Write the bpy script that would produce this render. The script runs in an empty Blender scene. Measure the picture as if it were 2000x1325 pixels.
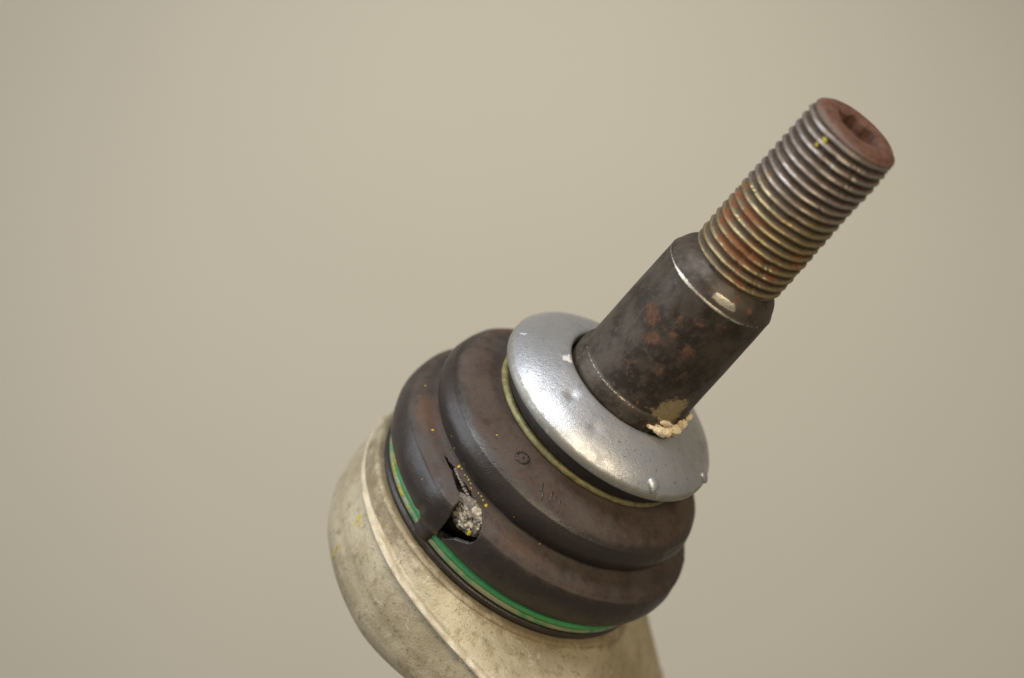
import bpy, bmesh, math, random
import numpy as np
from mathutils import Vector, Matrix, noise
random.seed(7)
sc = bpy.context.scene
MM = 0.001
# ---------------------------------------------------------------- camera
F_PX = 3400.0
cam_d = bpy.data.cameras.new("camera"); cam = bpy.data.objects.new("camera", cam_d)
sc.collection.objects.link(cam); sc.camera = cam
cam_d.sensor_width = 36.0; cam_d.lens = F_PX / 2000 * 36.0
cam_d.clip_start = 0.01; cam_d.clip_end = 20
cam.location = (0, -0.272, 0); cam.rotation_euler = (math.pi / 2, 0, 0)
cam_d.dof.use_dof = True; cam_d.dof.focus_distance = 0.260; cam_d.dof.aperture_fstop = 9.5
# ---------------------------------------------------------------- light
world = bpy.data.worlds.new("World"); sc.world = world; world.use_nodes = True
bg = world.node_tree.nodes["Background"]
bg.inputs[0].default_value = (1.0, 0.93, 0.82, 1); bg.inputs[1].default_value = 0.21
def area(name, direction, dist, sx, sy, power, col, target=(0, 0, 0)):
    d = bpy.data.lights.new(name, 'AREA'); d.shape = 'RECTANGLE'; d.size = sx; d.size_y = sy
    d.energy = power; d.color = col
    o = bpy.data.objects.new(name, d); sc.collection.objects.link(o)
    v = Vector(direction).normalized() * dist; t = Vector(target)
    o.location = t + v; o.rotation_euler = (-v).to_track_quat('-Z', 'Y').to_euler()
    return o
# a window to the upper left behind the camera, a warm room lamp behind and a little below it
area("window_light", (-0.05, -0.52, 0.85), 1.3, 0.55, 0.55, 13, (0.92, 0.95, 1.0))
area("side_window_light", (-0.85, -0.30, 0.52), 1.5, 1.2, 1.2, 17, (0.86, 0.92, 1.0))
area("room_lamp", (0.42, -0.85, 0.25), 1.3, 0.40, 0.40, 8.5, (1.0, 0.82, 0.55))
spd = bpy.data.lights.new("wall_falloff_spot", 'SPOT'); spd.energy = 17.5; spd.color = (1.0, 0.97, 0.92); spd.spot_size = math.radians(60); spd.spot_blend = 1.0; spd.shadow_soft_size = .06  # added lamp: soft pool on the wall stands in for lens corner falloff
spo = bpy.data.objects.new("wall_falloff_spot", spd); sc.collection.objects.link(spo); spo.location = (0.0, 0.12, 0.62)
spo.rotation_euler = (Vector((0.02, 1.1, -0.07)) - spo.location).to_track_quat('-Z', 'Y').to_euler()
sc.view_settings.view_transform = 'Standard'; sc.view_settings.look = 'None'
sc.view_settings.exposure = 0.0; sc.view_settings.gamma = 1.0
# ---------------------------------------------------------------- frames
el, az = math.radians(29.3), math.radians(50.3)
a = Vector((math.cos(el) * math.cos(az), -math.sin(el), math.cos(el) * math.sin(az)))       # stud axis
u = Vector((math.sin(az), 0, -math.cos(az)))
w = Vector((-math.sin(el) * math.cos(az), -math.cos(el), -math.sin(el) * math.sin(az)))    # towards the viewer
ORG = Vector((15.29 * MM, 0, -10.68 * MM))
RM = Matrix((u, -w, a)).transposed().to_4x4()
root = bpy.data.objects.new("ball_joint", None); sc.collection.objects.link(root)
root.empty_display_size = 0.02
root.matrix_world = Matrix.Translation(ORG) @ RM
root["label"] = "worn ball joint with rusty threaded stud, torn black rubber boot and cast metal housing"
root["category"] = "ball joint"

# ---------------------------------------------------------------- mesh helpers
def spline(pts, n=12):
    p = np.array(pts, float); P = np.vstack([2 * p[0] - p[1], p, 2 * p[-1] - p[-2]]); out = []
    for i in range(1, len(P) - 2):
        A_, b, c, d = P[i - 1], P[i], P[i + 1], P[i + 2]
        for k in range(n):
            t = k / n
            out.append(.5 * (2 * b + (-A_ + c) * t + (2 * A_ - 5 * b + 4 * c - d) * t * t + (-A_ + 3 * b - 3 * c + d) * t ** 3))
    out.append(P[-2]); return np.array(out)
def resample(p, step):
    d = np.r_[0, np.cumsum(np.hypot(*(p[1:] - p[:-1]).T))]; n = max(2, int(d[-1] / step))
    t = np.linspace(0, d[-1], n + 1); return np.stack([np.interp(t, d, p[:, k]) for k in range(p.shape[1])], 1)
def mesh_obj(name, verts, faces, mat, parent=root, attrs=None, smooth=True, label=None):
    me = bpy.data.meshes.new(name)
    verts = np.asarray(verts, float) * MM
    me.from_pydata(verts.tolist(), [], faces if isinstance(faces, list) else faces.tolist())
    if attrs:
        for k, v in attrs.items():
            at = me.attributes.new(k, 'FLOAT', 'POINT'); at.data.foreach_set('value', np.asarray(v, np.float32).ravel())
    if smooth: me.polygons.foreach_set('use_smooth', [True] * len(me.polygons))
    me.materials.append(mat); me.update()
    o = bpy.data.objects.new(name, me); sc.collection.objects.link(o)
    if parent: o.parent = parent
    if label: o["label"] = label
    return o
def grid_faces(n, m, wrap=True):
    """n rows (profile) x m columns (around)"""
    i = np.arange(n - 1)[:, None]; mm = m if wrap else m - 1; j = np.arange(mm)[None, :]; j2 = (j + 1) % m
    return np.stack([i * m + j, i * m + j2, (i + 1) * m + j2, (i + 1) * m + j], -1).reshape(-1, 4)
def lathe(prof, nphi, rfun=None):
    prof = np.array(prof, float); n = len(prof)
    ph = np.arange(nphi) / nphi * 2 * np.pi
    R = np.repeat(prof[:, :1], nphi, 1); S = np.repeat(prof[:, 1:2], nphi, 1); PH = np.repeat(ph[None], n, 0)
    X, Y, Z = R * np.cos(PH), R * np.sin(PH), S
    return PH, R, S
def tocart(PH, R, S, cx=0., cy=0.):
    return np.stack([R * np.cos(PH) + cx, R * np.sin(PH) + cy, S + 0 * PH], -1)
def vnoise(P, scale, seed=0, oct=3):
    """cheap vectorised value noise from sums of random plane waves"""
    rng = np.random.RandomState(seed); out = np.zeros(P.shape[:-1]); amp = 1; tot = 0
    for o in range(oct):
        s = 0
        for k in range(10):
            d = rng.normal(size=3); d /= np.linalg.norm(d)
            s = s + np.sin((P @ d) * scale * 2 ** o * 2 * np.pi * rng.uniform(.6, 1.3) + rng.uniform(0, 6.28))
        out += amp * s / 3.2; tot += amp; amp *= .5
    return out / tot
def sstep(e0, e1, x):
    t = np.clip((x - e0) / (e1 - e0), 0, 1); return t * t * (3 - 2 * t)
def dang(x, c): return (x - math.radians(c) + np.pi) % (2 * np.pi) - np.pi
def blob(PH, S, R, phi, s, rr): # surface gaussian in mm
    return np.exp(-((dang(PH, phi) * R) ** 2 + (S - s) ** 2) / rr ** 2)

# ---------------------------------------------------------------- material helpers
class NT:
    def __init__(s, name):
        s.m = bpy.data.materials.new(name); s.m.use_nodes = True; s.t = s.m.node_tree
        s.b = s.t.nodes["Principled BSDF"]; tc = s.t.nodes.new("ShaderNodeTexCoord")
        mp = s.t.nodes.new("ShaderNodeVectorMath"); mp.operation = 'SCALE'; mp.inputs[3].default_value = 1000
        s.t.links.new(tc.outputs["Object"], mp.inputs[0]); s.co = mp.outputs[0]
    def lk(s, x, inp):
        if hasattr(x, 'links'): s.t.links.new(x, inp)
        elif isinstance(x, (tuple, list)): inp.default_value = (*x, 1) if len(x) == 3 and len(inp.default_value) == 4 else x
        else: inp.default_value = x
    def noise(s, scale, detail=4, rough=.6, dist=0, co=None, out="Fac"):
        n = s.t.nodes.new("ShaderNodeTexNoise"); n.inputs["Scale"].default_value = scale; n.inputs["Detail"].default_value = detail
        n.inputs["Roughness"].default_value = rough; n.inputs["Distortion"].default_value = dist
        s.t.links.new(co or s.co, n.inputs["Vector"]); return n.outputs[out]
    def voro(s, scale, out="Distance"):
        n = s.t.nodes.new("ShaderNodeTexVoronoi"); n.inputs["Scale"].default_value = scale
        s.t.links.new(s.co, n.inputs["Vector"]); return n.outputs[out]
    def stretch(s, v):
        n = s.t.nodes.new("ShaderNodeVectorMath"); n.operation = 'MULTIPLY'; s.t.links.new(s.co, n.inputs[0]); n.inputs[1].default_value = v
        return n.outputs[0]
    def ramp(s, x, lo, hi, a=0., b=1.):
        n = s.t.nodes.new("ShaderNodeMapRange"); n.interpolation_type = 'SMOOTHSTEP'; s.lk(x, n.inputs[0])
        n.inputs[1].default_value = lo; n.inputs[2].default_value = hi; n.inputs[3].default_value = a; n.inputs[4].default_value = b
        return n.outputs[0]
    def mix(s, f, a, b):
        n = s.t.nodes.new("ShaderNodeMix"); n.data_type = 'RGBA'; s.lk(f, n.inputs[0]); s.lk(a, n.inputs[6]); s.lk(b, n.inputs[7]); return n.outputs[2]
    def fmix(s, f, a, b):
        n = s.t.nodes.new("ShaderNodeMix"); n.data_type = 'FLOAT'; s.lk(f, n.inputs[0]); s.lk(a, n.inputs[2]); s.lk(b, n.inputs[3]); return n.outputs[0]
    def math(s, op, a, b=0.):
        n = s.t.nodes.new("ShaderNodeMath"); n.operation = op; s.lk(a, n.inputs[0]); s.lk(b, n.inputs[1]); return n.outputs[0]
    def attr(s, name):
        n = s.t.nodes.new("ShaderNodeAttribute"); n.attribute_name = name; return n.outputs["Fac"]
    def bump(s, h, strength, dist, prev=None):
        n = s.t.nodes.new("ShaderNodeBump"); n.inputs["Strength"].default_value = strength; n.inputs["Distance"].default_value = dist * MM
        s.lk(h, n.inputs["Height"])
        if prev is not None: s.t.links.new(prev, n.inputs["Normal"])
        return n.outputs[0]
    def out(s, col=None, rough=None, metal=None, normal=None, spec=None, **kw):
        if col is not None: s.lk(col, s.b.inputs["Base Color"])
        if rough is not None: s.lk(rough, s.b.inputs["Roughness"])
        if metal is not None: s.lk(metal, s.b.inputs["Metallic"])
        if normal is not None: s.lk(normal, s.b.inputs["Normal"])
        if spec is not None: s.lk(spec, s.b.inputs["Specular IOR Level"])
        for k, v in kw.items(): s.lk(v, s.b.inputs[k])
        return s.m

# backdrop wall
n = NT("wall_paint")
m_wall = n.out(col=n.mix(n.noise(.004, 3), (.475, .437, .352), (.50, .46, .372)), rough=.85, spec=.2)

# boot rubber: clean where it rubs, brown dried mud on the shoulders
n = NT("dusty_rubber")
dirt = n.attr("dirt")
nz = n.noise(.35, 6, .68); nf = n.noise(1.6, 5, .75); sp = n.noise(4.5, 3, .6)
d = n.math('ADD', dirt, n.math('MULTIPLY', n.math('SUBTRACT', nz, .5), 1.5))
d = n.math('ADD', d, n.math('MULTIPLY', n.math('SUBTRACT', nf, .5), .55))
dm = n.ramp(d, .12, 1.0)
col = n.mix(n.noise(.12, 4), (.019, .014, .011), (.034, .027, .023))
brown = n.mix(n.ramp(n.noise(.5, 5, .65), .3, .7), (.034, .019, .013), (.088, .052, .036))
grey = n.mix(n.ramp(n.noise(.16, 4), .35, .65), brown, (.080, .058, .045))
col = n.mix(n.math('MULTIPLY', dm, .85), col, grey)
rusty = n.ramp(n.math('ADD', n.attr("ochre"), n.math('MULTIPLY', n.math('SUBTRACT', nf, .5), .9)), .45, .9)
col = n.mix(n.math('MULTIPLY', rusty, .6), col, (.10, .048, .025))
spk = n.ramp(n.voro(1.6), .10, .04)
spk = n.math('MULTIPLY', spk, n.ramp(n.noise(.4, 3), .42, .6))
col = n.mix(n.math('MULTIPLY', spk, .8), col, (.24, .19, .14))
dk = n.ramp(n.noise(1.9, 5, .7), .54, .66); col = n.mix(n.math('MULTIPLY', dk, .45), col, (.018, .012, .010))
nm = n.bump(n.noise(.6, 4), .25, .25); nm = n.bump(sp, .55, .08, nm); nm = n.bump(n.ramp(n.noise(.22, 3, .5, 2.5), .49, .51), .12, .10, nm)
m_boot = n.out(col=col, rough=n.fmix(dm, n.fmix(n.noise(.3), .28, .46), .82), spec=.5, normal=nm)

# washer: dull zinc plated steel
n = NT("zinc_plate")
st = n.ramp(n.noise(.22, 5, .65), .42, .75); fine = n.noise(3.5, 4, .7)
col = n.mix(st, (.55, .56, .585), (.42, .415, .41))
col = n.mix(n.ramp(n.noise(1.4, 4, .7), .58, .70), col, (.30, .29, .28))
rim = n.ramp(n.math('ADD', n.math('MULTIPLY', n.attr("rim"), 1.15), n.math('MULTIPLY', n.math('SUBTRACT', n.noise(.8, 4), .5), .9)), .4, .9)
col = n.mix(n.math('MULTIPLY', rim, .75), col, (.20, .18, .13))
spots = n.math('MULTIPLY', n.ramp(n.voro(.42), .10, .05), n.ramp(n.noise(.3), .5, .6)); col = n.mix(spots, col, (.08, .07, .06))
scr = n.ramp(n.noise(1.6, 3, .6, 0, n.stretch((.12, 1.6, .6))), .60, .64); col = n.mix(n.math('MULTIPLY', scr, .25), col, (.70, .69, .67))
chalk = n.ramp(n.math('ADD', n.attr("chalk"), n.math('MULTIPLY', n.math('SUBTRACT', n.noise(1.3, 5, .7), .5), 1.2)), .55, .75)
col = n.mix(chalk, col, (.62, .60, .57))
nm = n.bump(n.noise(.5, 3), .12, .3); nm = n.bump(n.noise(1.5, 5, .75), .40, .11, nm); nm = n.bump(n.noise(5, 3, .6), .7, .05, nm);
m_zinc = n.out(col=col, rough=n.fmix(chalk, n.fmix(st, .38, .56), .8), metal=n.fmix(chalk, n.fmix(rim, .85, .45), .1), normal=nm)

# stud steel: blued and rusting
n = NT("oxidised_steel")
col = n.mix(n.ramp(n.noise(.22, 5, .6), .4, .62), (.034, .024, .016), (.075, .058, .042))
col = n.mix(n.ramp(n.noise(.9, 5, .75), .48, .72), col, (.095, .078, .060))
r = n.math('ADD', n.attr("rust"), n.math('MULTIPLY', n.math('SUBTRACT', n.noise(1.15, 6, .75), .5), 1.9))
rm_ = n.ramp(r, .42, .85)
rc = n.mix(n.ramp(n.noise(2.0, 4), .35, .65), (.17, .068, .028), (.075, .034, .019)); col = n.mix(n.math('MULTIPLY', rm_, .75), col, rc)
oc = n.ramp(n.math('ADD', n.attr("ochre"), n.math('MULTIPLY', n.math('SUBTRACT', n.noise(1.3, 5, .7), .5), 1.4)), .5, .8)
col = n.mix(oc, col, n.mix(n.noise(2), (.46, .37, .21), (.17, .125, .06)))
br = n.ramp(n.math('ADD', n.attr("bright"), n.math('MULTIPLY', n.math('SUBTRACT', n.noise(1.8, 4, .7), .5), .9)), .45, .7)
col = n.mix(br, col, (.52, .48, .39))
nm = n.bump(n.noise(1.1, 6, .7), .45, .12); nm = n.bump(n.noise(5, 3), .3, .04, nm); nm = n.bump(rm_, .4, .10, nm)
m_steel = n.out(col=col, rough=n.fmix(br, n.fmix(rm_, .52, .85), .36), metal=n.fmix(br, n.fmix(rm_, .35, .0), .9), normal=nm)

# threads
n = NT("thread_steel")
g = n.attr("groove")   # 0 crest .. 1 root
tint = n.ramp(n.math('ADD', n.attr("olive"), n.math('MULTIPLY', n.math('SUBTRACT', n.noise(.35, 4), .5), .8)), .3, .7)
col = n.mix(tint, (.33, .29, .26), (.31, .25, .13))
col = n.mix(n.ramp(n.math('ADD', g, n.math('MULTIPLY', n.math('SUBTRACT', n.noise(1.2, 4), .5), .5)), .16, .60), col, n.mix(tint, (.070, .043, .028), (.095, .066, .032)))
nm = n.bump(n.noise(1.7, 5, .7), .35, .09); nm = n.bump(n.noise(7, 2), .3, .03, nm)
film = n.ramp(n.noise(.33, 6, .7), .42, .66); col = n.mix(n.math('MULTIPLY', film, .72), col, n.mix(n.noise(1.5), (.105, .07, .042), (.15, .12, .085)))
gm = n.ramp(n.math('ADD', g, n.math('MULTIPLY', film, .35)), .12, .60)
r = n.math('ADD', n.attr("rust"), n.math('MULTIPLY', n.math('SUBTRACT', n.noise(.7, 6, .75), .5), 1.7)); rm_ = n.ramp(r, .42, .8)
col = n.mix(n.math('MULTIPLY', rm_, .92), col, n.mix(n.noise(1.6, 5), (.25, .095, .030), (.10, .038, .017)))
m_thread = n.out(col=col, rough=n.fmix(rm_, n.fmix(gm, .42, .65), .88), metal=n.fmix(rm_, n.fmix(gm, .85, .25), .0), normal=nm)

n = NT("rusted_end")
col = n.mix(n.ramp(n.noise(.7, 5, .65), .35, .68), (.080, .036, .024), (.150, .070, .045))
col = n.mix(n.ramp(n.noise(2.4, 4), .55, .7), col, (.13, .07, .045))
col = n.mix(n.ramp(n.math('ADD', n.attr("ochre"), n.math('MULTIPLY', n.math('SUBTRACT', n.noise(1.5), .5), .6)), .45, .8), col, (.11, .043, .018))
eg = n.math("ADD", n.attr("edge"), n.math("MULTIPLY", n.math("SUBTRACT", n.noise(.9, 5, .7), .5), 1.6)); col = n.mix(n.ramp(eg, .55, .95), col, (.17, .13, .11))
nm = n.bump(n.noise(1.5, 5), .4, .12); nm = n.bump(n.noise(8, 2), .3, .03, nm)
m_rust = n.out(col=col, rough=.72, metal=n.ramp(eg, .6, 1.0, 0, .6), normal=nm, spec=.35)

# cast housing
n = NT("cast_aluminium")
st = n.ramp(n.noise(.10, 5, .6), .38, .62)
col = n.mix(st, (.49, .42, .285), (.39, .325, .205))
col = n.mix(n.ramp(n.noise(.5, 6, .7), .5, .72), col, (.26, .21, .12))
col = n.mix(n.ramp(n.noise(1.3, 5, .7, .5), .58, .70), col, (.18, .14, .08))
col = n.mix(n.ramp(n.noise(.32, 6, .7, 1.0), .57, .68), col, (.52, .46, .34))
col = n.mix(n.ramp(n.noise(4.0, 3, .6), .60, .72), col, (.19, .155, .095))
gr = n.ramp(n.math('ADD', n.attr("grime"), n.math('MULTIPLY', n.math('SUBTRACT', n.noise(.28, 6, .7), .5), 1.8)), .65, 1.05); col = n.mix(n.math('MULTIPLY', gr, .55), col, (.16, .105, .045))
rd = n.ramp(n.math('ADD', n.attr("ridge"), n.math('MULTIPLY', n.math('SUBTRACT', n.noise(1.0, 4), .5), .7)), .35, .8)
col = n.mix(n.math('MULTIPLY', rd, .6), col, (.60, .52, .39))
glit = n.ramp(n.voro(2.2, "Color"), .90, .95)
nm = n.bump(n.noise(.45, 5, .62), .28, .35); nm = n.bump(n.noise(2.2, 4, .75), .7, .15, nm); nm = n.bump(n.voro(3.2), .25, .06, nm)
m_cast = n.out(col=col, rough=n.fmix(n.ramp(n.noise(3.0, 3),   .45, .7), .62, .42), metal=.35, normal=nm)

def simple(name, c1, c2, rough, metal=0., sc1=1.0, bd=.05, spec=.5, thr=(.35, .65)):
    n = NT(name); col = n.mix(n.ramp(n.noise(sc1, 5, .65), *thr), c1, c2)
    return n.out(col=col, rough=rough, metal=metal, spec=spec, normal=n.bump(n.noise(sc1 * 3, 4, .65), .4, bd))
m_neck = simple("dark_rubber", (.022, .017, .012), (.038, .028, .020), .6)
m_seat = simple("yellowed_ring", (.34, .30, .14), (.20, .17, .06), .5, .25, .8)
n = NT("green_enamel"); col = n.mix(n.noise(.35, 5), (.035, .26, .075), (.075, .35, .13))
col = n.mix(n.math('MULTIPLY', n.ramp(n.noise(.55, 6, .72), .54, .68), .6), col, (.075, .085, .045)); col = n.mix(n.ramp(n.noise(.9, 5, .75), .63, .68), col, (.30, .33, .20))
m_green = n.out(col=col, rough=n.fmix(n.noise(.6), .35, .6), normal=n.bump(n.noise(1.5, 4), .4, .06))
m_pale = simple("worn_green_enamel", (.27, .29, .16), (.06, .24, .085), .45, .1, .35, .04, .5, (.45, .68))
m_paint = simple("yellow_paint", (.55, .46, .015), (.34, .28, .03), .5, 0, 2)
m_crumb = simple("gritty_grease", (.50, .45, .35), (.115, .092, .068), .42, 0, 1.1, .6, .5, (.40, .62))
m_residue = simple("dried_sealant", (.76, .64, .43), (.42, .22, .08), .75, 0, .8, .5, .4, (.54, .70))
m_dkgrease = simple("dark_grease", (.030, .023, .018), (.07, .055, .042), .4, 0, 2, .1)

# ---------------------------------------------------------------- backdrop
m = 3000.
wall = mesh_obj("wall", [(-m, 0, -m), (m, 0, -m), (m, 0, m), (-m, 0, m)], [(0, 1, 2, 3)], m_wall, None, smooth=False)
wall.location = (0, 1.1, 0); wall["kind"] = "structure"

# ---------------------------------------------------------------- dust boot
BOOT = [(15.8, 0.2), (15.5, -2.5), (16.4, -4.7), (19, -5.3), (21.6, -6.3), (23.2, -7.8), (23.9, -9.4), (23.75, -11), (23.1, -12.3), (22.6, -13.1),
        (23.4, -13.75), (25.2, -14.4), (26.4, -15.6), (26.95, -17.5), (26.9, -19.5), (26.3, -21.5), (25.4, -22.6), (24.2, -22.85), (23.2, -23.6), (23.3, -25.2), (24.6, -25.55), (25.0, -25.85), (25.0, -26.4), (24.2, -26.9), (22.5, -27.0)]
bp = resample(spline(BOOT, 12), .16)
NPH = 1080
PH, R, S = lathe(bp, NPH)
R0, S0 = R.copy(), S.copy()
# arc parameter of each row, used for the tear
arc = np.r_[0, np.cumsum(np.hypot(*(bp[1:] - bp[:-1]).T))]
def arc_at(s, r):    # nearest profile row
    return arc[np.argmin((bp[:, 1] - s) ** 2 + (bp[:, 0] - r) ** 2)]
ARC = np.repeat(arc[:, None], NPH, 1)
DEG = np.degrees(dang(PH, 0))
# irregular rubber
P0 = tocart(PH, R, S)
body = sstep(-4.5, -7, S) * sstep(-25.6, -22, S)
R = R + body * (.32 * vnoise(P0, .020, 3, 2) + .07 * vnoise(P0, .12, 4, 3))
wr = vnoise(np.stack([PH * 24 * .25, ARC * 1.6, 0 * PH], -1), .10, 17, 3); R = R + body * .045 * wr * (np.abs(DEG) < 175)
S = S + body * .18 * vnoise(P0, .012, 5, 2)
# centre offset of the upper bulge (boot sits skewed)
off = sstep(-3.5, -7, S0) * (1 - sstep(-12, -15, S0)); CX = -.55 * off + -.1; CY = .1 * off
# moulding flash ridge on the shoulder of each bulge
for s_, r_, k in ((-7.9, 23.3, .16), (-15.7, 26.4, .20)):
    R = R + k * np.exp(-((ARC - arc_at(s_, r_)) / .28) ** 2) * (.4 + .6 * sstep(-.3, .6, vnoise(P0, .03, 9, 2)))
# the flap beside the tear is pushed out and sags over the retaining ring
fl = np.exp(-((DEG + 115) / 7.5) ** 2) * sstep(-13.9, -16.5, S0) * sstep(-26.2, -22, S0)
fl *= 1 - sstep(-108.2, -106.2, DEG)
R = R + .85 * fl
tail = np.exp(-((DEG + 114.5) / 5.0) ** 4) * sstep(-20.5, -22.5, S0) * sstep(-26.4, -25.4, S0)
R = R * (1 - tail) + tail * np.maximum(R, 26.0 - .22 * (-22.5 - S0) + .35 * vnoise(P0, .14, 21, 2))
den = np.exp(-((DEG + 103) / 5.5) ** 2) * np.exp(-((S0 + 17.0) / 3.5) ** 2); R = R - .55 * den
# pinch groove trailing down the flap
R = R - .55 * np.exp(-((DEG + 119.8 - (S0 + 23) * .8) / 1.6) ** 2) * sstep(-18.5, -22, S0) * sstep(-26, -24.5, S0)
# tear outline in (degrees, arc)
TEAR = [(-131.5, -13.95, 23.9), (-124, -13.8, 23.5), (-116, -13.8, 23.5), (-108, -13.85, 23.7), (-103.5, -14.1, 24.4), (-99.8, -15.0, 25.8), (-97.6, -16.6, 26.8),
        (-98.3, -18.3, 26.9), (-101.0, -19.4, 26.9), (-104.2, -20.4, 26.7), (-106.6, -22.4, 25.8), (-108.4, -22.9, 25.2), (-108.3, -20.5, 26.6), (-108.6, -18.2, 26.95), (-109.4, -16.2, 26.7), (-111.3, -14.75, 25.6), (-115.5, -14.3, 24.9), (-122, -14.05, 24.25)]
k_mm = math.radians(1) * 25.5
tp = np.array([(d_ * k_mm, arc_at(s_, r_)) for d_, s_, r_ in TEAR])
tp = np.vstack([spline(np.vstack([tp, tp[:1]]), 6)])[:-1]
GX, GY = DEG * k_mm, ARC
def poly_sd(px, py, poly):
    x1, y1 = poly.T; x2, y2 = np.roll(poly, -1, 0).T
    best = np.full(px.shape, 1e9); ins = np.zeros(px.shape, bool); bx = np.zeros(px.shape); by = np.zeros(px.shape)
    for q in range(len(poly)):
        ex, ey = x2[q] - x1[q], y2[q] - y1[q]
        t = np.clip(((px - x1[q]) * ex + (py - y1[q]) * ey) / (ex * ex + ey * ey + 1e-12), 0, 1)
        cx, cy = x1[q] + t * ex, y1[q] + t * ey; dd = (px - cx) ** 2 + (py - cy) ** 2
        mk = dd < best; best[mk] = dd[mk]; bx[mk] = cx[mk]; by[mk] = cy[mk]
        c = ((y1[q] > py) != (y2[q] > py)) & (px < (x2[q] - x1[q]) * (py - y1[q]) / (y2[q] - y1[q] + 1e-12) + x1[q]); ins ^= c
    return np.where(ins, -np.sqrt(best), np.sqrt(best)), bx, by
near = (DEG > -140) & (DEG < -88)
SD = np.full(DEG.shape, 9.); BX, BY = GX.copy(), GY.copy()
tp = resample(np.vstack([tp, tp[:1]]), .12)[:-1]; tn = vnoise(np.c_[tp, tp[:, :1] * 0], .35, 77, 3)[:, None]; tp = tp + np.c_[tn, np.roll(tn, 17)] * .17
sd_, bx_, by_ = poly_sd(GX[near], GY[near], tp); SD[near] = sd_; BX[near] = bx_; BY[near] = by_
# rolled lip at the torn edge
R = R + .12 * np.exp(-(SD / .45) ** 2) * sstep(-24, -14.5, -abs(S0) * 1.0)
faces = grid_faces(len(bp), NPH)
fs = SD.ravel()[faces]
keep = ~(fs.max(1) <= 0)
faces = faces[keep]
# snap border vertices onto the torn outline
used = np.zeros(SD.size, bool); used[faces.ravel()] = True
snap = (SD <= 0) & used.reshape(SD.shape) & near
PHs = PH.copy(); PHs[snap] = np.radians(BX[snap] / k_mm)
Rs, Ss = R.copy(), S.copy()
ai = BY[snap]; Rs[snap] += np.interp(ai, arc, bp[:, 0]) - R0[snap]; Ss[snap] += np.interp(ai, arc, bp[:, 1]) - S0[snap]
V = tocart(PHs, Rs, Ss, 0, 0); V[..., 0] += CX; V[..., 1] += CY
# dirt masks
dirt = .9 * sstep(-3.8, -4.8, S0) * (1 - sstep(-6.5, -7.9, S0)) + .65 * sstep(-12, -13.3, S0) * (1 - sstep(-15.2, -16.8, S0))
side = .5 + .5 * np.cos(np.radians(DEG + 60))
dirt += side * .25 * sstep(-16, -19, S0)
dirt += .35 * sstep(-9, -11.5, S0) * (1 - sstep(-12.5, -13.5, S0)) * 0 + .25 * np.exp(-((DEG + 118) / 10) ** 2) * sstep(-21, -24, S0)
ochre = .45 * sstep(-12.6, -13.4, S0) * (1 - sstep(-14.0, -15.8, S0)) + .55 * np.exp(-((DEG + 148) / 10) ** 2) * sstep(-13.2, -13.8, S0) * (1 - sstep(-15.0, -15.8, S0))
ochre += .35 * np.exp(-((DEG + 85) / 14) ** 2) * sstep(-13.4, -14.2, S0) * (1 - sstep(-15.2, -16.2, S0))
# real wall thickness: inner skin and a rim round the tear and both mouths
Dr = np.gradient(V, axis=0); Dc = np.roll(V, -1, 1) - np.roll(V, 1, 1); NV = np.cross(Dr, Dc); NV /= np.linalg.norm(NV, axis=-1, keepdims=True) + 1e-9
Vfull = tocart(PH, R, S, 0, 0); Dr = np.gradient(Vfull, axis=0); Dc = np.roll(Vfull, -1, 1) - np.roll(Vfull, 1, 1); NF = np.cross(Dr, Dc); NF /= np.linalg.norm(NF, axis=-1, keepdims=True) + 1e-9
if (NF[len(bp) // 2, :, 0] * np.cos(PH[0]) + NF[len(bp) // 2, :, 1] * np.sin(PH[0])).mean() < 0: NF = -NF
IN = V - NF * .85; nvv = V.reshape(-1, 3).shape[0]
e = np.vstack([faces[:, [0, 1]], faces[:, [1, 2]], faces[:, [2, 3]], faces[:, [3, 0]]])
key = np.minimum(e[:, 0], e[:, 1]).astype(np.int64) * nvv + np.maximum(e[:, 0], e[:, 1]); _, idx, cnt = np.unique(key, return_index=True, return_counts=True)
be = e[idx[cnt == 1]]
rim = np.stack([be[:, 1], be[:, 0], be[:, 0] + nvv, be[:, 1] + nvv], 1)
allf = np.vstack([faces, faces[:, ::-1] + nvv, rim])
two = lambda q: np.r_[q.ravel(), q.ravel() * .3]
boot = mesh_obj("dust_boot", np.vstack([V.reshape(-1, 3), IN.reshape(-1, 3)]), allf, m_boot, attrs={"dirt": two(dirt), "ochre": two(ochre)}, label="black rubber boot with brown dust, torn open at the side")

def surf_point(deg, s, lift=0.):
    """point and normal on the boot skin nearest to the angle and height"""
    j = int(round((deg % 360) / 360 * NPH)) % NPH; col_s = Ss[:, j]; lo = (bp[:, 1] < -4.0)
    i = int(np.argmin(np.where(lo, abs(col_s - s), 9e9)))
    i = min(max(i, 1), len(bp) - 2)
    p = Vector(V[i, j]); t1 = Vector(V[i + 1, j] - V[i - 1, j]); t2 = Vector(V[i, (j + 1) % NPH] - V[i, j - 1])
    nn = t1.cross(t2).normalized()
    if nn.dot(Vector((p.x, p.y, 0))) < 0: nn = -nn
    return p + nn * lift, nn, t2.normalized()

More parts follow.
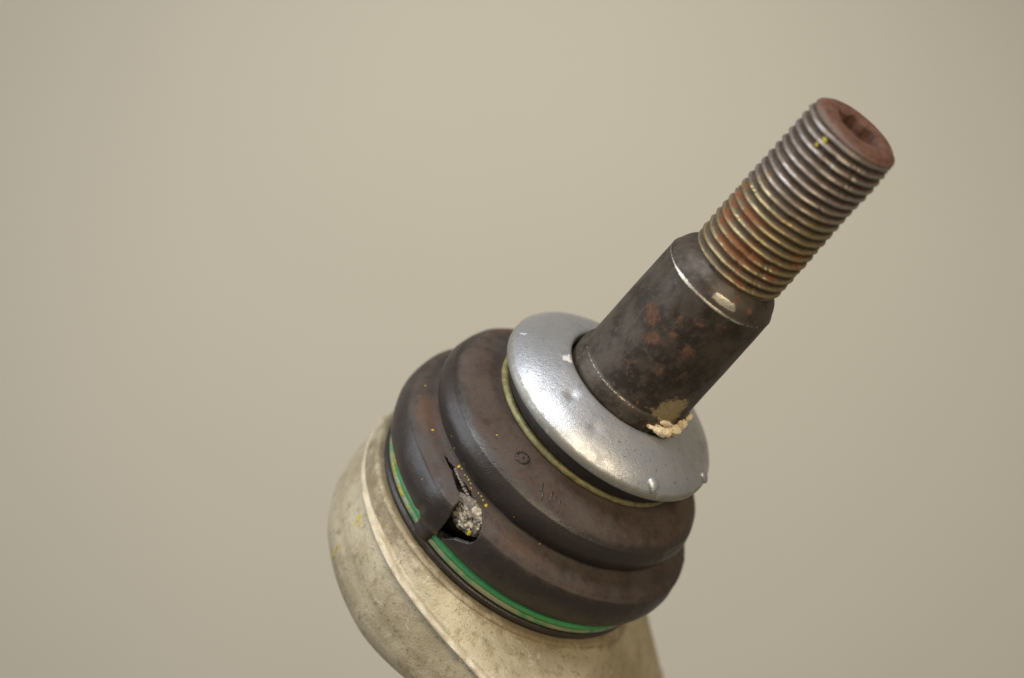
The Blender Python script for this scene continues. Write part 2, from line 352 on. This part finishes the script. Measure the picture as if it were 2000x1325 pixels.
def bm_obj(name, bm, mat, parent=root, smooth=True, label=None):
    me = bpy.data.meshes.new(name); bm.to_mesh(me); bm.free()
    if smooth: me.polygons.foreach_set('use_smooth', [True] * len(me.polygons))
    me.materials.append(mat); o = bpy.data.objects.new(name, me); sc.collection.objects.link(o)
    o.parent = parent
    if label: o["label"] = label
    return o
def tube(bm, pts, r, seg=8, squash=1.0):
    pts = [Vector(p) for p in pts]; rings = []
    for i, p in enumerate(pts):
        t = (pts[min(i + 1, len(pts) - 1)] - pts[max(i - 1, 0)]).normalized()
        x = t.orthogonal().normalized(); y = t.cross(x)
        rr = r * (.55 if i in (0, len(pts) - 1) else 1)
        rings.append([bm.verts.new((p + x * math.cos(q) * rr + y * math.sin(q) * rr) * MM) for q in [2 * math.pi * k / seg for k in range(seg)]])
    for A_, B_ in zip(rings, rings[1:]):
        for k in range(seg): bm.faces.new((A_[k], A_[(k + 1) % seg], B_[(k + 1) % seg], B_[k]))
    bm.faces.new(rings[0][::-1]); bm.faces.new(rings[-1])
# moulded marks on the upper bulge
p, nn, t2 = surf_point(-106.5, -5.55, -.04); t1 = nn.cross(t2)
bm = bmesh.new()
pts = [p + (t1 * math.cos(q) + t2 * math.sin(q)) * 1.0 for q in np.linspace(0, 2 * math.pi, 22)]
tube(bm, pts, .23); tube(bm, [p - t1 * .3, p, p + t1 * .3 + t2 * .1], .24)
bm_obj("mould_mark", bm, m_boot, boot, label="small raised ring with a dot moulded in the rubber")
for deg, s0_, s1_, kind in ((-92.6, -5.75, -6.35, 0), (-90.2, -6.1, -6.9, 1), (-87.4, -5.75, -6.6, 2), (-85.0, -5.85, -6.8, 0), (-82.6, -5.95, -6.9, 1)):
    q0 = surf_point(deg, s0_, -.08)[0]; q1 = surf_point(deg + 1.6, s1_, -.08)[0]; q2 = surf_point(deg - 1.0, s1_ - .15, -.07)[0]
    bm = bmesh.new(); tube(bm, [q0.lerp(q1, k / 4) for k in range(5)], .19)
    if kind == 9: tube(bm, [q0.lerp(q2, k / 4) for k in range(5)], .15)
    if kind == 9: tube(bm, [q1.lerp(q2, k / 3) for k in range(4)], .15)
    bm_obj("moulded_letter", bm, m_boot, boot)
# little nub of moulding flash on the lower bulge
p, nn, t2 = surf_point(8.5, -15.2, -.3); bm = bmesh.new()
tube(bm, [p - t2 * .9 - nn * .35, p - t2 * .3 + nn * .1, p + t2 * .3 + nn * .12, p + t2 * .9 - nn * .35], .42)
bm_obj("flash_nub", bm, m_boot, boot)

# ---------------------------------------------------------------- lumps
def lump(name, centre, axes, mat, parent, amp=.35, freq=.6, seed=1, sub=5, label=None, sharp=0.0):
    bm = bmesh.new(); bmesh.ops.create_icosphere(bm, subdivisions=sub, radius=1)
    C = Vector(centre); X, Y, Z = axes
    for v in bm.verts:
        d = v.co.copy(); q = X * d.x + Y * d.y + Z * d.z
        f_ = 1 + amp * noise.fractal((q * freq + Vector((seed * 7.1, seed * 3.3, 0))), .7, 2.0, 5)
        f_ += sharp * (noise.voronoi(q * freq * 2.2 + Vector((seed, 0, 5)))[0][0] - .35)
        v.co = (C + q * f_) * MM
    return bm_obj(name, bm, mat, parent, label=label)
pc, nn, t2 = surf_point(-103.2, -17.0); t1 = nn.cross(t2)
# centre of the tear on the ideal skin
def cyl(deg, s, r): return Vector((r * math.cos(math.radians(deg)), r * math.sin(math.radians(deg)), s))
nn = cyl(-103.5, 0, 1).normalized(); tt = Vector((-nn.y, nn.x, 0)); zz = Vector((0, 0, 1))
lump("grease_lump", cyl(-104.9, -16.9, 24.15), (tt * 3.2, (zz * 2.35), nn * 1.75), m_crumb, root, .17, .55, 3, 6, "pale gritty grease squeezed into the tear", .14)
m_grit = simple("sandy_grit", (.26, .225, .19), (.085, .07, .058), .7, 0, 3, .3)
lump("grease_lump", cyl(-108.8, -15.3, 24.2), (tt * 2.2 + zz * .45, zz * 1.0 - tt * .2, nn * 1.0), m_grit, root, .20, .6, 5, 5, "grey grit along the top of the tear", .15)
for q in range(26):                                              # loose crumbs on the mass
    dg, sz_ = -104 + random.gauss(0, 3.6), -16.4 + random.gauss(0, 1.5)
    k = ((dg + 104) / 6.2) ** 2 + ((sz_ + 16.9) / 2.4) ** 2
    if k < 1: lump("grease_crumb", cyl(dg, sz_, 24.35 + 1.7 * math.sqrt(1 - k)), (tt * random.uniform(.2, .5), zz * random.uniform(.2, .45), nn * .3), random.choice((m_crumb, m_crumb, m_grit)), root, .3, 1.6, q, 3, None, .2)
for q in range(9):
    dg = -122 + q * 1.35; lump("grease_crumb", cyl(dg + random.uniform(-.3, .3), -13.95 - .05 * q, 23.75 + .07 * q), (tt * random.uniform(.25, .5), zz * .22, nn * .3), m_grit, root, .3, 1.6, q + 40, 3, None, .2)
lump("grease_lump", cyl(-112, -18.5, 22.0), (tt * 8.5, zz * 4.6, nn * .9), m_dkgrease, root, .2, .4, 8, 5, "black grease inside the torn boot")

from mathutils.bvhtree import BVHTree
def cast(obj, deg, s):
    """nearest skin of a finished part seen from straight outside"""
    me = obj.data
    if obj.name not in _bvh: _bvh[obj.name] = BVHTree.FromPolygons([v.co for v in me.vertices], [tuple(p.vertices) for p in me.polygons])
    d = cyl(deg, 0, 1); h = _bvh[obj.name].ray_cast(Vector((d.x * 60, d.y * 60, s)) * MM, -d)
    if h[0] is None: return None
    nn = h[1] if h[1].dot(d) > 0 else -h[1]
    return h[0] / MM, nn
_bvh = {}
def dab(obj, deg, s, sx, sy, parent, along=None):
    h = cast(obj, deg, s)
    if h: speck(h[0], h[1], along or zz, sx, sy, parent)
# paint specks: thin irregular dabs sharing three meshes
speck_mesh = []
for sd in range(3):
    bm = bmesh.new(); bmesh.ops.create_icosphere(bm, subdivisions=3, radius=1)
    for v in bm.verts:
        f_ = 1 + .6 * noise.fractal(v.co * 1.3 + Vector((sd * 9, 2, 1)), .7, 2, 3); v.co = Vector((v.co.x * f_, v.co.y * f_, v.co.z * .22)) * MM
    me = bpy.data.meshes.new("paint_speck"); bm.to_mesh(me); bm.free(); me.polygons.foreach_set('use_smooth', [True] * len(me.polygons)); me.materials.append(m_paint); speck_mesh.append(me)
def speck(p, nn, tdir, sx, sy, parent):
    o = bpy.data.objects.new("paint_speck", random.choice(speck_mesh)); sc.collection.objects.link(o); o.parent = parent
    X = (tdir - nn * tdir.dot(nn)).normalized(); Y = nn.cross(X); M = Matrix((X, Y, nn)).transposed().to_4x4()
    o.matrix_local = Matrix.Translation(p * MM) @ M @ Matrix.Diagonal((sx, sy, min(sx, sy) * .8, 1))
for deg, s, z in ((-163.7, -14.2, .3), (-140.4, -14.0, .36), (-131.9, -11.2, .24), (-128.4, -12.2, .36), (-122.4, -13.4, .5), (-121.0, -13.3, .28), (-118.3, -13.4, .24), (-117.2, -13.3, .2), (-115.9, -13.4, .34), (-114.3, -13.45, .2),
                  (-104.2, -13.75, .5), (-121.8, -5.9, .26), (-79.5, -13.3, .2), (-93.8, -11.6, .2), (-124.6, -17.5, .2), (-108.0, -13.5, .26), (-109.6, -13.5, .2), (-106.5, -13.6, .24)):
    dab(boot, deg, s, z * random.uniform(.45, .8), z * .45, boot)
for deg, s, r, z in ((-112.5, -13.9, 23.6, .34), (-107.4, -14.2, 24.4, .26), (-105.8, -14.3, 24.7, .22)):
    speck(cyl(deg, s, r), cyl(deg, 0, 1).normalized(), zz, z, z * .7, root)
speck(cyl(-101.3, -17.4, 26.2), cyl(-101.3, 0, 1), zz, .42, .3, root)

# ---------------------------------------------------------------- boot neck seat ring, washer
def torus(name, R_, s, r, mat, parent, rz=1.0, seg=360, sub=16, cx=0, cy=0, wob=0., seed=1, tilt=(0, 0), label=None):
    ph = np.arange(seg) / seg * 2 * np.pi; q = np.arange(sub) / sub * 2 * np.pi
    rr = R_ + wob * np.sin(ph * 2 + seed) + wob * .5 * np.sin(ph * 5 + seed * 2)
    PHt = np.repeat(ph[None], sub, 0); Rt = rr[None] + r * np.cos(q)[:, None]; St = s + r * rz * np.sin(q)[:, None] + 0 * PHt
    Pt = tocart(PHt, Rt, St, cx, cy); Pt[..., 2] += Pt[..., 0] * tilt[0] + Pt[..., 1] * tilt[1]
    n_ = sub; f_ = []
    for i in range(n_):
        for j in range(seg): f_.append((i * seg + j, i * seg + (j + 1) % seg, ((i + 1) % n_) * seg + (j + 1) % seg, ((i + 1) % n_) * seg + j))
    return mesh_obj(name, Pt.reshape(-1, 3), f_, mat, parent, label=label)
torus("seat_ring", 16.35, -4.2, .68, m_seat, root, .9, cx=-.55, cy=.25, label="yellowed ring between boot and washer")
torus("boot_collar", 15.9, -1.9, 1.2, m_neck, root, 1.3, cx=-.2)

WASH = [(15.5, .25), (18.2, .05), (18.9, .02), (19.0, .2), (19.05, .6), (18.95, 1.15), (18.6, 1.65), (17.7, 2.55), (16.3, 3.5), (14.5, 4.4), (12.8, 5.1), (11.6, 5.5), (10.95, 5.6), (10.6, 5.35), (10.45, 4.6), (10.5, 3.0)]
wp = resample(spline(WASH, 8), .16); nw = 720
PHw, Rw, Sw = lathe(wp, nw); Pw = tocart(PHw, Rw, Sw)
Rw2 = Rw + .06 * vnoise(Pw, .03, 11, 2); Sw2 = Sw + .06 * vnoise(Pw, .05, 12, 3) * sstep(1, 2.5, Sw)
# dents where the crown was struck
Sw2 -= .22 * blob(PHw, Rw, 15, -116, 13.9, .9); Sw2 -= .12 * blob(PHw, Rw, 16, -92, 14.8, 1.1)
rim_a = (1 - sstep(1.2, 2.1, Sw)) * .8 + .25 * sstep(12.2, 11.2, Rw)
chalk = .8 * blob(PHw, Rw, 12, -148, 12.1, 1.0) + .38 * sstep(12.3, 11.2, Rw) + .3 * blob(PHw, Rw, 13, -20, 14, 3)
washer = mesh_obj("washer", tocart(PHw, Rw2, Sw2 - .25, -.3, .1).reshape(-1, 3), grid_faces(len(wp), nw), m_zinc, attrs={"rim": rim_a, "chalk": chalk}, label="dished grey zinc washer")
# crimp nibs near the rim
def nib(deg, r, s, size, lab=None):
    bm = bmesh.new(); bmesh.ops.create_icosphere(bm, subdivisions=4, radius=1)
    rad = cyl(deg, 0, 1); t_ = Vector((-rad.y, rad.x, 0)); n_ = (rad * .62 + Vector((0, 0, .78))).normalized(); dn = t_.cross(n_)
    if dn.z > 0: dn = -dn
    c_ = cyl(deg, s, r)
    for v in bm.verts:
        x, y, z = v.co
        ww = 1 - .38 * (y)                      # narrows inward: a lens-like half moon
        v.co = (c_ + t_ * x * 1.0 * size * ww * .8 + dn * y * .95 * size + n_ * (z * .42 * size + .0)) * MM
    bm_obj("crimp_nib", bm, m_zinc, washer, label=lab)
nib(-170.0, 17.85, 2.0, 1.0); nib(-49.5, 17.8, 1.98, 1.3); nib(-3.0, 18.0, 1.75, 1.25); nib(157, 17.8, 1.95, 1.3)

# ---------------------------------------------------------------- stud
SLV = [(10.1, 2.5), (10.25, 4.9), (10.3, 5.6), (10.28, 6.4), (10.15, 7.3), (9.85, 7.95), (9.65, 8.15), (9.64, 8.6), (9.64, 9.4), (9.6, 12), (9.52, 18), (9.42, 24), (9.34, 27.8), (9.34, 28.45), (9.12, 28.85), (8.85, 29.5), (8.4, 30.4), (7.85, 31.0), (7.35, 31.5), (6.9, 32.1), (6.5, 33)]
sp_ = resample(spline(SLV, 8), .16); ns = 540
PHs_, Rs_, Ss_ = lathe(sp_, ns); Psl = tocart(PHs_, Rs_, Ss_)
Rr = Rs_ + .035 * vnoise(Psl, .08, 31, 3)
Rr -= .12 * blob(PHs_, Ss_, 9.7, -63, 24.2, .5) ; Rr += .18 * blob(PHs_, Ss_, 9.7, -40, 11.5, 1.4)
rust = np.zeros_like(Rs_)
for deg, s, z, k in ((-120, 20.7, 1.6, .6), (-111, 17.9, .9, .5), (-104, 18.7, 1.0, .65), (-96, 21.1, .8, .7), (-76, 20.3, 1.1, .8), (-85, 25.4, .9, .6), (-99, 23.5, 1.3, .45), (-128, 21.5, 1, .4), (-84, 15.5, 1.2, .4), (-110, 12.5, 2, .3), (-60, 17, 1.5, .3), (-67, 27, 1.0, .35),(-70, 30.9, 1.0, .6), (-95, 31, 1.3, .25), (-50, 30.4, .5, .7),
                     (-150, 7.2, .6, .6), (-130, 7.0, .5, .5), (-60, 9.5, 1.4, .45), (-115, 7.2, .7, .7)):
    rust += k * blob(PHs_, Ss_, 9.7, deg, s, z)
rust += .25 * sstep(8, 12, Ss_) + .18 * (1 - sstep(6.6, 7.6, Ss_))
ochre = .75 * blob(PHs_, Ss_, 9.7, -53, 10.8, 2.0) + .7 * blob(PHs_, Ss_, 9.7, -38, 11.5, 2.2) + .6 * blob(PHs_, Ss_, 9.7, -42, 8.2, 2.2) + .35 * blob(PHs_, Ss_, 9.7, -85, 12.7, 1.2) + .35 * blob(PHs_, Ss_, 9.7, -96, 31.4, 1.6) + .35 * blob(PHs_, Ss_, 9.7, -60, 21.6, 1.1) + .42 * np.exp(-((Ss_ - 8.8) / 1.0) ** 2) * (.5 + .5 * np.cos(dang(PHs_, -75))) + .38 * (1 - sstep(7.0, 7.7, Ss_))
wv = vnoise(Psl, .06, 33, 3); wv2 = vnoise(Psl, .16, 34, 3)
bright = .58 * np.exp(-((Ss_ - 7.9) / (.2 + .08 * wv2)) ** 2) * (.35 + .65 * np.clip(np.cos(dang(PHs_, -115)), 0, 1)) + .9 * np.exp(-((Ss_ - 28.55 - .16 * wv) / (.26 + .14 * wv2)) ** 2) * (.45 + .55 * np.clip(np.cos(dang(PHs_, -105)), 0, 1)) + 1.1 * np.exp(-(np.abs(dang(PHs_, -79) * 8.8 / 2.3) ** 3 + np.abs((Ss_ - 29.95) / .62) ** 3)) + .55 * blob(PHs_, Ss_, 9.7, -58, 19.5, .55)  # bare metal edges, plus a reflection streak painted onto the shoulder
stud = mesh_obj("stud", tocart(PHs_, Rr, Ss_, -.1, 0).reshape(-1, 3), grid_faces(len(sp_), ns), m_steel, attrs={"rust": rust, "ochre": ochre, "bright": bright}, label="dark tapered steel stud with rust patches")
# thread
z0, z1, pitch = 31.9, 58.9, 1.5; nz_, nt = int((z1 - z0) / .07), 360
zz_ = np.linspace(z0, z1, nz_ + 1)
PHt, Rt, St = lathe(np.stack([np.ones_like(zz_), zz_], 1), nt)
fr = (St / pitch - PHt / (2 * np.pi)) % 1.0; fr = (fr + .05 * vnoise(tocart(PHt, 7.4 + 0 * St, St), .09, 47, 2)) % 1.0; tri = 1 - np.abs(fr * 2 - 1)          # 0 crest edge .. 1 at middle
prof = np.clip((tri - .08) / .80, 0, 1)                                             # flat crest, flat root
prof = prof * .85 + sstep(0, 1, prof) * .15
crest = 7.62 - (St - 32) / 27 * .38
Pt = tocart(PHt, crest, St)
cw = crest + .05 * vnoise(Pt, .25, 41, 3) + .06 * vnoise(Pt, .05, 45, 2) - .28 * np.clip(vnoise(Pt, .30, 43, 3) - .38, 0, 1)
depth = .66 * sstep(31.7, 33.2, St)
Rt = cw - depth * prof
Rt = np.where(St < 32.8, Rt * 1, Rt); Rt -= (1 - sstep(31.9, 32.7, St)) * .55
cap_r = 7.25 - np.clip(St - 57.9, 0, 9) * .45; Rt = np.minimum(Rt, np.where(St > 57.7, cap_r, 99)); 
rust = np.zeros_like(Rt)
for deg, s, zr, k in ((-160, 41.4, 1.7, .95), (-150, 38.2, 1.6, .85), (-168, 44.2, 1.0, .4), (-128, 41.5, 1.3, .75), (-112, 41.9, 1.5, .6), (-95, 41.8, 1.5, .35), (-128, 36.2, 1.6, .6), (-108, 36.9, 1.7, .95), (-92, 37.3, 1.6, .9), (-75, 36.8, 1.0, .5), (-50, 36.2, 1.1, 1.0), (-38, 41.0, 1.0, .8), (-60, 38.6, 1.1, .5), (-90, 34.3, 1.2, .4), (-30, 39, 1, .7), (-78, 32.6, 1.4, .6), (-140, 47, 1.2, .35)):
    rust += k * blob(PHt, St, 7.4, deg, s, zr)
rust *= 1.15 * (.65 + .5 * prof); rust += .26 * prof + .07 * np.exp(-((St - 40) / 6) ** 2)
olive = .85 * (1 - sstep(40, 52, St)) * (.55 + .45 * np.cos(dang(PHt, -75))) + .2
thread = mesh_obj("thread", tocart(PHt, Rt, St, -.1, 0).reshape(-1, 3), grid_faces(nz_ + 1, nt), m_thread, stud, {"groove": prof * sstep(31.9, 33, St), "rust": rust, "olive": olive}, label="threaded end, brown grooves and rust")
# rusty end face with drive socket
rr = np.r_[np.linspace(0, 4.2, 70), np.linspace(4.25, 6.9, 26)[0:]]; na = 360
PHe, Re, Se = lathe(np.stack([rr, 0 * rr], 1), na)
lobes = 3.2 + .42 * np.cos(6 * PHe + .9) + .06 * vnoise(tocart(PHe, Re, Se), .2, 51, 2)
h = 59.75 - .30 * sstep(4.6, 2.9, Re) - 4.2 * (1 - sstep(-.28, .22, Re - lobes)) - .10 * sstep(5.0, 6.0, Re) - .65 * sstep(5.7, 6.9, Re) ** 1.6
h += .07 * vnoise(tocart(PHe, Re, Se), .12, 52, 3)
h = h + (.9 * vnoise(tocart(PHe, Re, Se), .25, 53, 2)) * (1 - sstep(-.8, -.3, Re - lobes))
edge = sstep(6.0, 6.7, Re) * (.35 + .65 * np.clip(np.cos(dang(PHe, -120)), 0, 1)); oc = 1 - sstep(-.5, .3, Re - lobes)
# skirt joining the chamfer
Re2 = np.vstack([Re, Re[-1:] * 0 + 7.0]); h2 = np.vstack([h, h[-1:] * 0 + 58.8]); PHe2 = np.vstack([PHe, PHe[-1:]])
endf = mesh_obj("end_face", tocart(PHe2, Re2, h2, -.1, 0).reshape(-1, 3), grid_faces(len(rr) + 1, na), m_rust, stud, {"edge": np.vstack([edge, edge[-1:] * 0 + .6]), "ochre": np.vstack([oc, oc[-1:] * 0])}, label="rust-brown end face with a drive socket")
# dried residue at the foot of the stud
for deg, r, s, ax, sd in ((-56, 10.5, 6.7, (.9, .5, .35), 2), (-47, 10.7, 6.8, (1.4, .9, .7), 12), (-42, 10.8, 6.7, (1.7, .95, .95), 4), (-31, 10.7, 7.2, (1.4, 1.0, 1.0), 6), (-24, 10.5, 7.9, (1.0, .8, 1.1), 9), (-19, 10.3, 9.2, (.7, .5, .9), 3), (-44, 10.2, 7.9, (1.3, .4, .5), 8)):
    rad = cyl(deg, 0, 1); lump("residue_crumb", cyl(deg, s, r), (Vector((-rad.y, rad.x, 0)) * ax[0] * .95, rad * ax[1] * .85, zz * ax[2] * .8), m_residue, root, .28, .9, sd, 5, None, .2)
for deg, s, z in ((-115.2, 57.2, .42), (-118.6, 56.0, .3)):
    speck(cyl(deg, s, 7.2), cyl(deg, 0, 1), zz, z, z * .8, root)

# ---------------------------------------------------------------- green spring ring
ring = torus("retaining_ring", 24.35, -24.75, .60, m_pale, root, 1.15, wob=.03, label="wound spring ring, upper coil bright green, lower coil worn pale")
def coil(s, r, mat, lab, Rr_, seed): return torus("coil", Rr_, s, r, mat, ring, 1.12, wob=.03, seed=seed, label=lab)
upper = coil(-23.55, .66, m_green, "bright green coil", 24.5, 2)
for deg, s, zx, zy, r in ((-147, -23.6, .4, .75, 24.98), (-144, -23.6, .4, .9, 24.98), (-142.3, -24.5, .35, .8, 24.8), (-140, -24.5, .3, .5, 24.8), (-134, -24.5, .35, .7, 24.8), (-132, -24.6, .4, 1.0, 24.8), (-130.5, -24.5, .3, .5, 24.8), (-125.2, -24.6, .3, .5, 24.8), (-144.5, -24.5, .3, .7, 24.8)):
    rad = cyl(deg, 0, 1); dab(ring if s < -24 else upper, deg, s, zy * .8, zx * .6, ring, Vector((-rad.y, rad.x, 0)))

# ---------------------------------------------------------------- cast housing with arm
near_side = [(-26.2, -1), (-25.3, 5.3), (-22.8, 12.4), (-19.3, 17.9), (-14.8, 22.6), (-9.8, 26.3), (-6.2, 28.0), (-1.4, 29.8), (3, 31.0), (7.2, 31.9), (10.3, 32.6), (20, 34.6), (34, 37.0), (55, 40), (80, 43)]
end_arm = [(92, 38), (97, 20), (96, 2), (90, -12)]
far_side = [(80, -18), (60, -18.5), (45, -18), (36, -17.5), (29, -17.5), (22, -20), (15, -23.2), (8, -25.3), (0, -26.3), (-9, -24.8), (-17, -20.2), (-23, -13), (-25.8, -6.5)]
ol = np.array(near_side + end_arm + far_side)
olc = spline(np.vstack([ol[-1:], ol, ol[:2]]), 14)[14:-14]          # closed spline
dd = np.r_[0, np.cumsum(np.hypot(*(olc[1:] - olc[:-1]).T))]; NO = 900
tt_ = np.linspace(0, dd[-1], NO, endpoint=False); O = np.stack([np.interp(tt_, dd, olc[:, k]) for k in (0, 1)], 1)
for _ in range(6): O = (np.roll(O, 1, 0) + O * 2 + np.roll(O, -1, 0)) / 4
T_ = np.roll(O, -1, 0) - np.roll(O, 1, 0); T_ /= np.hypot(*T_.T)[:, None]
N_ = np.stack([T_[:, 1], -T_[:, 0]], 1)
if ((O - [30, 8]) * N_).sum() < 0: N_ = -N_
circ = O / np.hypot(*O.T)[:, None]
rows = []; ridge = []
def add_circ(r, s, rd=0): rows.append(np.c_[circ * r, np.full(NO, s)]); ridge.append(np.full(NO, rd))
for r, s in ((20, -27.0), (24.8, -27.0), (25.6, -27.05), (25.9, -27.2), (26.0, -27.5)): add_circ(r, s, 0)
base = circ * 26.05; top = O - N_ * .9
dist_ = np.clip(np.hypot(*(top - base).T), 0, 99)
for t in np.linspace(0.04, 1, 26):
    P_ = base * (1 - t) + top * t
    s = -27.6 - 1.6 * t ** .6 - 1.1 * t * t
    rows.append(np.c_[P_, np.full(NO, s)]); ridge.append(np.full(NO, 0))
for off_, s, rd in ((.6, -30.5, .3), (.0, -30.65, .8), (-.4, -30.9, 1), (-.55, -31.2, 1), (-.35, -31.55, .9), (.2, -31.75, .5), (.40, -32.0, 0), (.25, -32.6, 0), (.0, -34, 0), (-.25, -36.0, 0), (-.3, -37.4, 0), (-.22, -38.2, 0), (-.18, -38.9, 0), (-.2, -40.2, 0), (.0, -42, 0), (.6, -43.6, 0), (1.6, -45, 0), (3.0, -46.3, 0), (5, -47.4, 0), (8, -48.4, 0), (11, -49.0, 0), (14, -49.2, 0)):
    rows.append(np.c_[O - N_ * off_, np.full(NO, s)]); ridge.append(np.full(NO, rd))
cen = np.array([0, 0]); last = rows[-1]
Rw_ = np.array(rows)
# densify rows for smooth relief
def lerp_rows(A_, k):
    out = []
    for x, y in zip(A_[:-1], A_[1:]):
        for q in range(k): out.append(x + (y - x) * q / k)
    out.append(A_[-1]); return np.array(out)
H = lerp_rows(Rw_, 3)
hr_ = np.hypot(H[..., 0], H[..., 1]); up_ = (H[..., 2] > -30.6) & (H[..., 2] < -27.3); kf = np.where(up_ & (hr_ < 26.1), 26.1 / np.maximum(hr_, 1), 1.0); H[..., 0] *= kf; H[..., 1] *= kf
RD = lerp_rows(np.array(ridge, float), 3)
thin = 1 - .27 * sstep(-8, 14, H[..., 0]); H[..., 2] = np.where(H[..., 2] < -33, -33 + (H[..., 2] + 33) * thin, H[..., 2])
H[..., 1] *= -1                                       # local Y points away from the viewer
drop = .82 * np.clip(H[..., 0] - 23, 0, None); sm = sstep(21, 27, H[..., 0]); H[..., 2] -= drop * sm
Nn = np.zeros_like(H)
H0 = H.copy(); nzs = .16 * vnoise(H0, .03, 61, 3) + .07 * vnoise(H0, .16, 62, 3) + RD * .22 * vnoise(H0, .22, 63, 3)
live = np.clip((np.hypot(H0[..., 0], H0[..., 1]) - 26.0) * 2, 0, 1)
H[..., 0] += N_[None, :, 0] * nzs * live; H[..., 1] -= N_[None, :, 1] * nzs * live; H[..., 2] += nzs * .8 * live
nr = len(H); fcs = grid_faces(nr, NO).tolist(); Vh = H.reshape(-1, 3)
cidx = len(Vh); cp = H[-1].mean(0); Vh = np.vstack([Vh, cp]); RDf = np.r_[RD.ravel(), 0]
fcs += [(cidx, (nr - 1) * NO + (j + 1) % NO, (nr - 1) * NO + j) for j in range(NO)]
housing = mesh_obj("housing", Vh, fcs, m_cast, attrs={"ridge": RDf, "grime": np.exp(-np.clip(np.hypot(Vh[:, 0], Vh[:, 1]) - 26.0, 0, 99) / 2.2) * (Vh[:, 2] > -30.5)}, label="pale cast metal socket and arm with a raised parting line")
for deg, s, zx, zy, r in ((-136.5, -34.0, .5, .8, 26.3), (-134.3, -34.2, .3, .5, 26.3), (-136.0, -35.4, .25, .3, 26.3), (-134.5, -41.4, .35, 1.4, 26.0), (-134.8, -40.0, .25, .5, 26.2), (-125, -29.3, .2, .3, 26.5)):
    rad = cyl(deg, 0, 1); dab(housing, deg, s, zy * .8, zx * .7, housing, Vector((-rad.y, rad.x, 0)) * -.2 + zz)
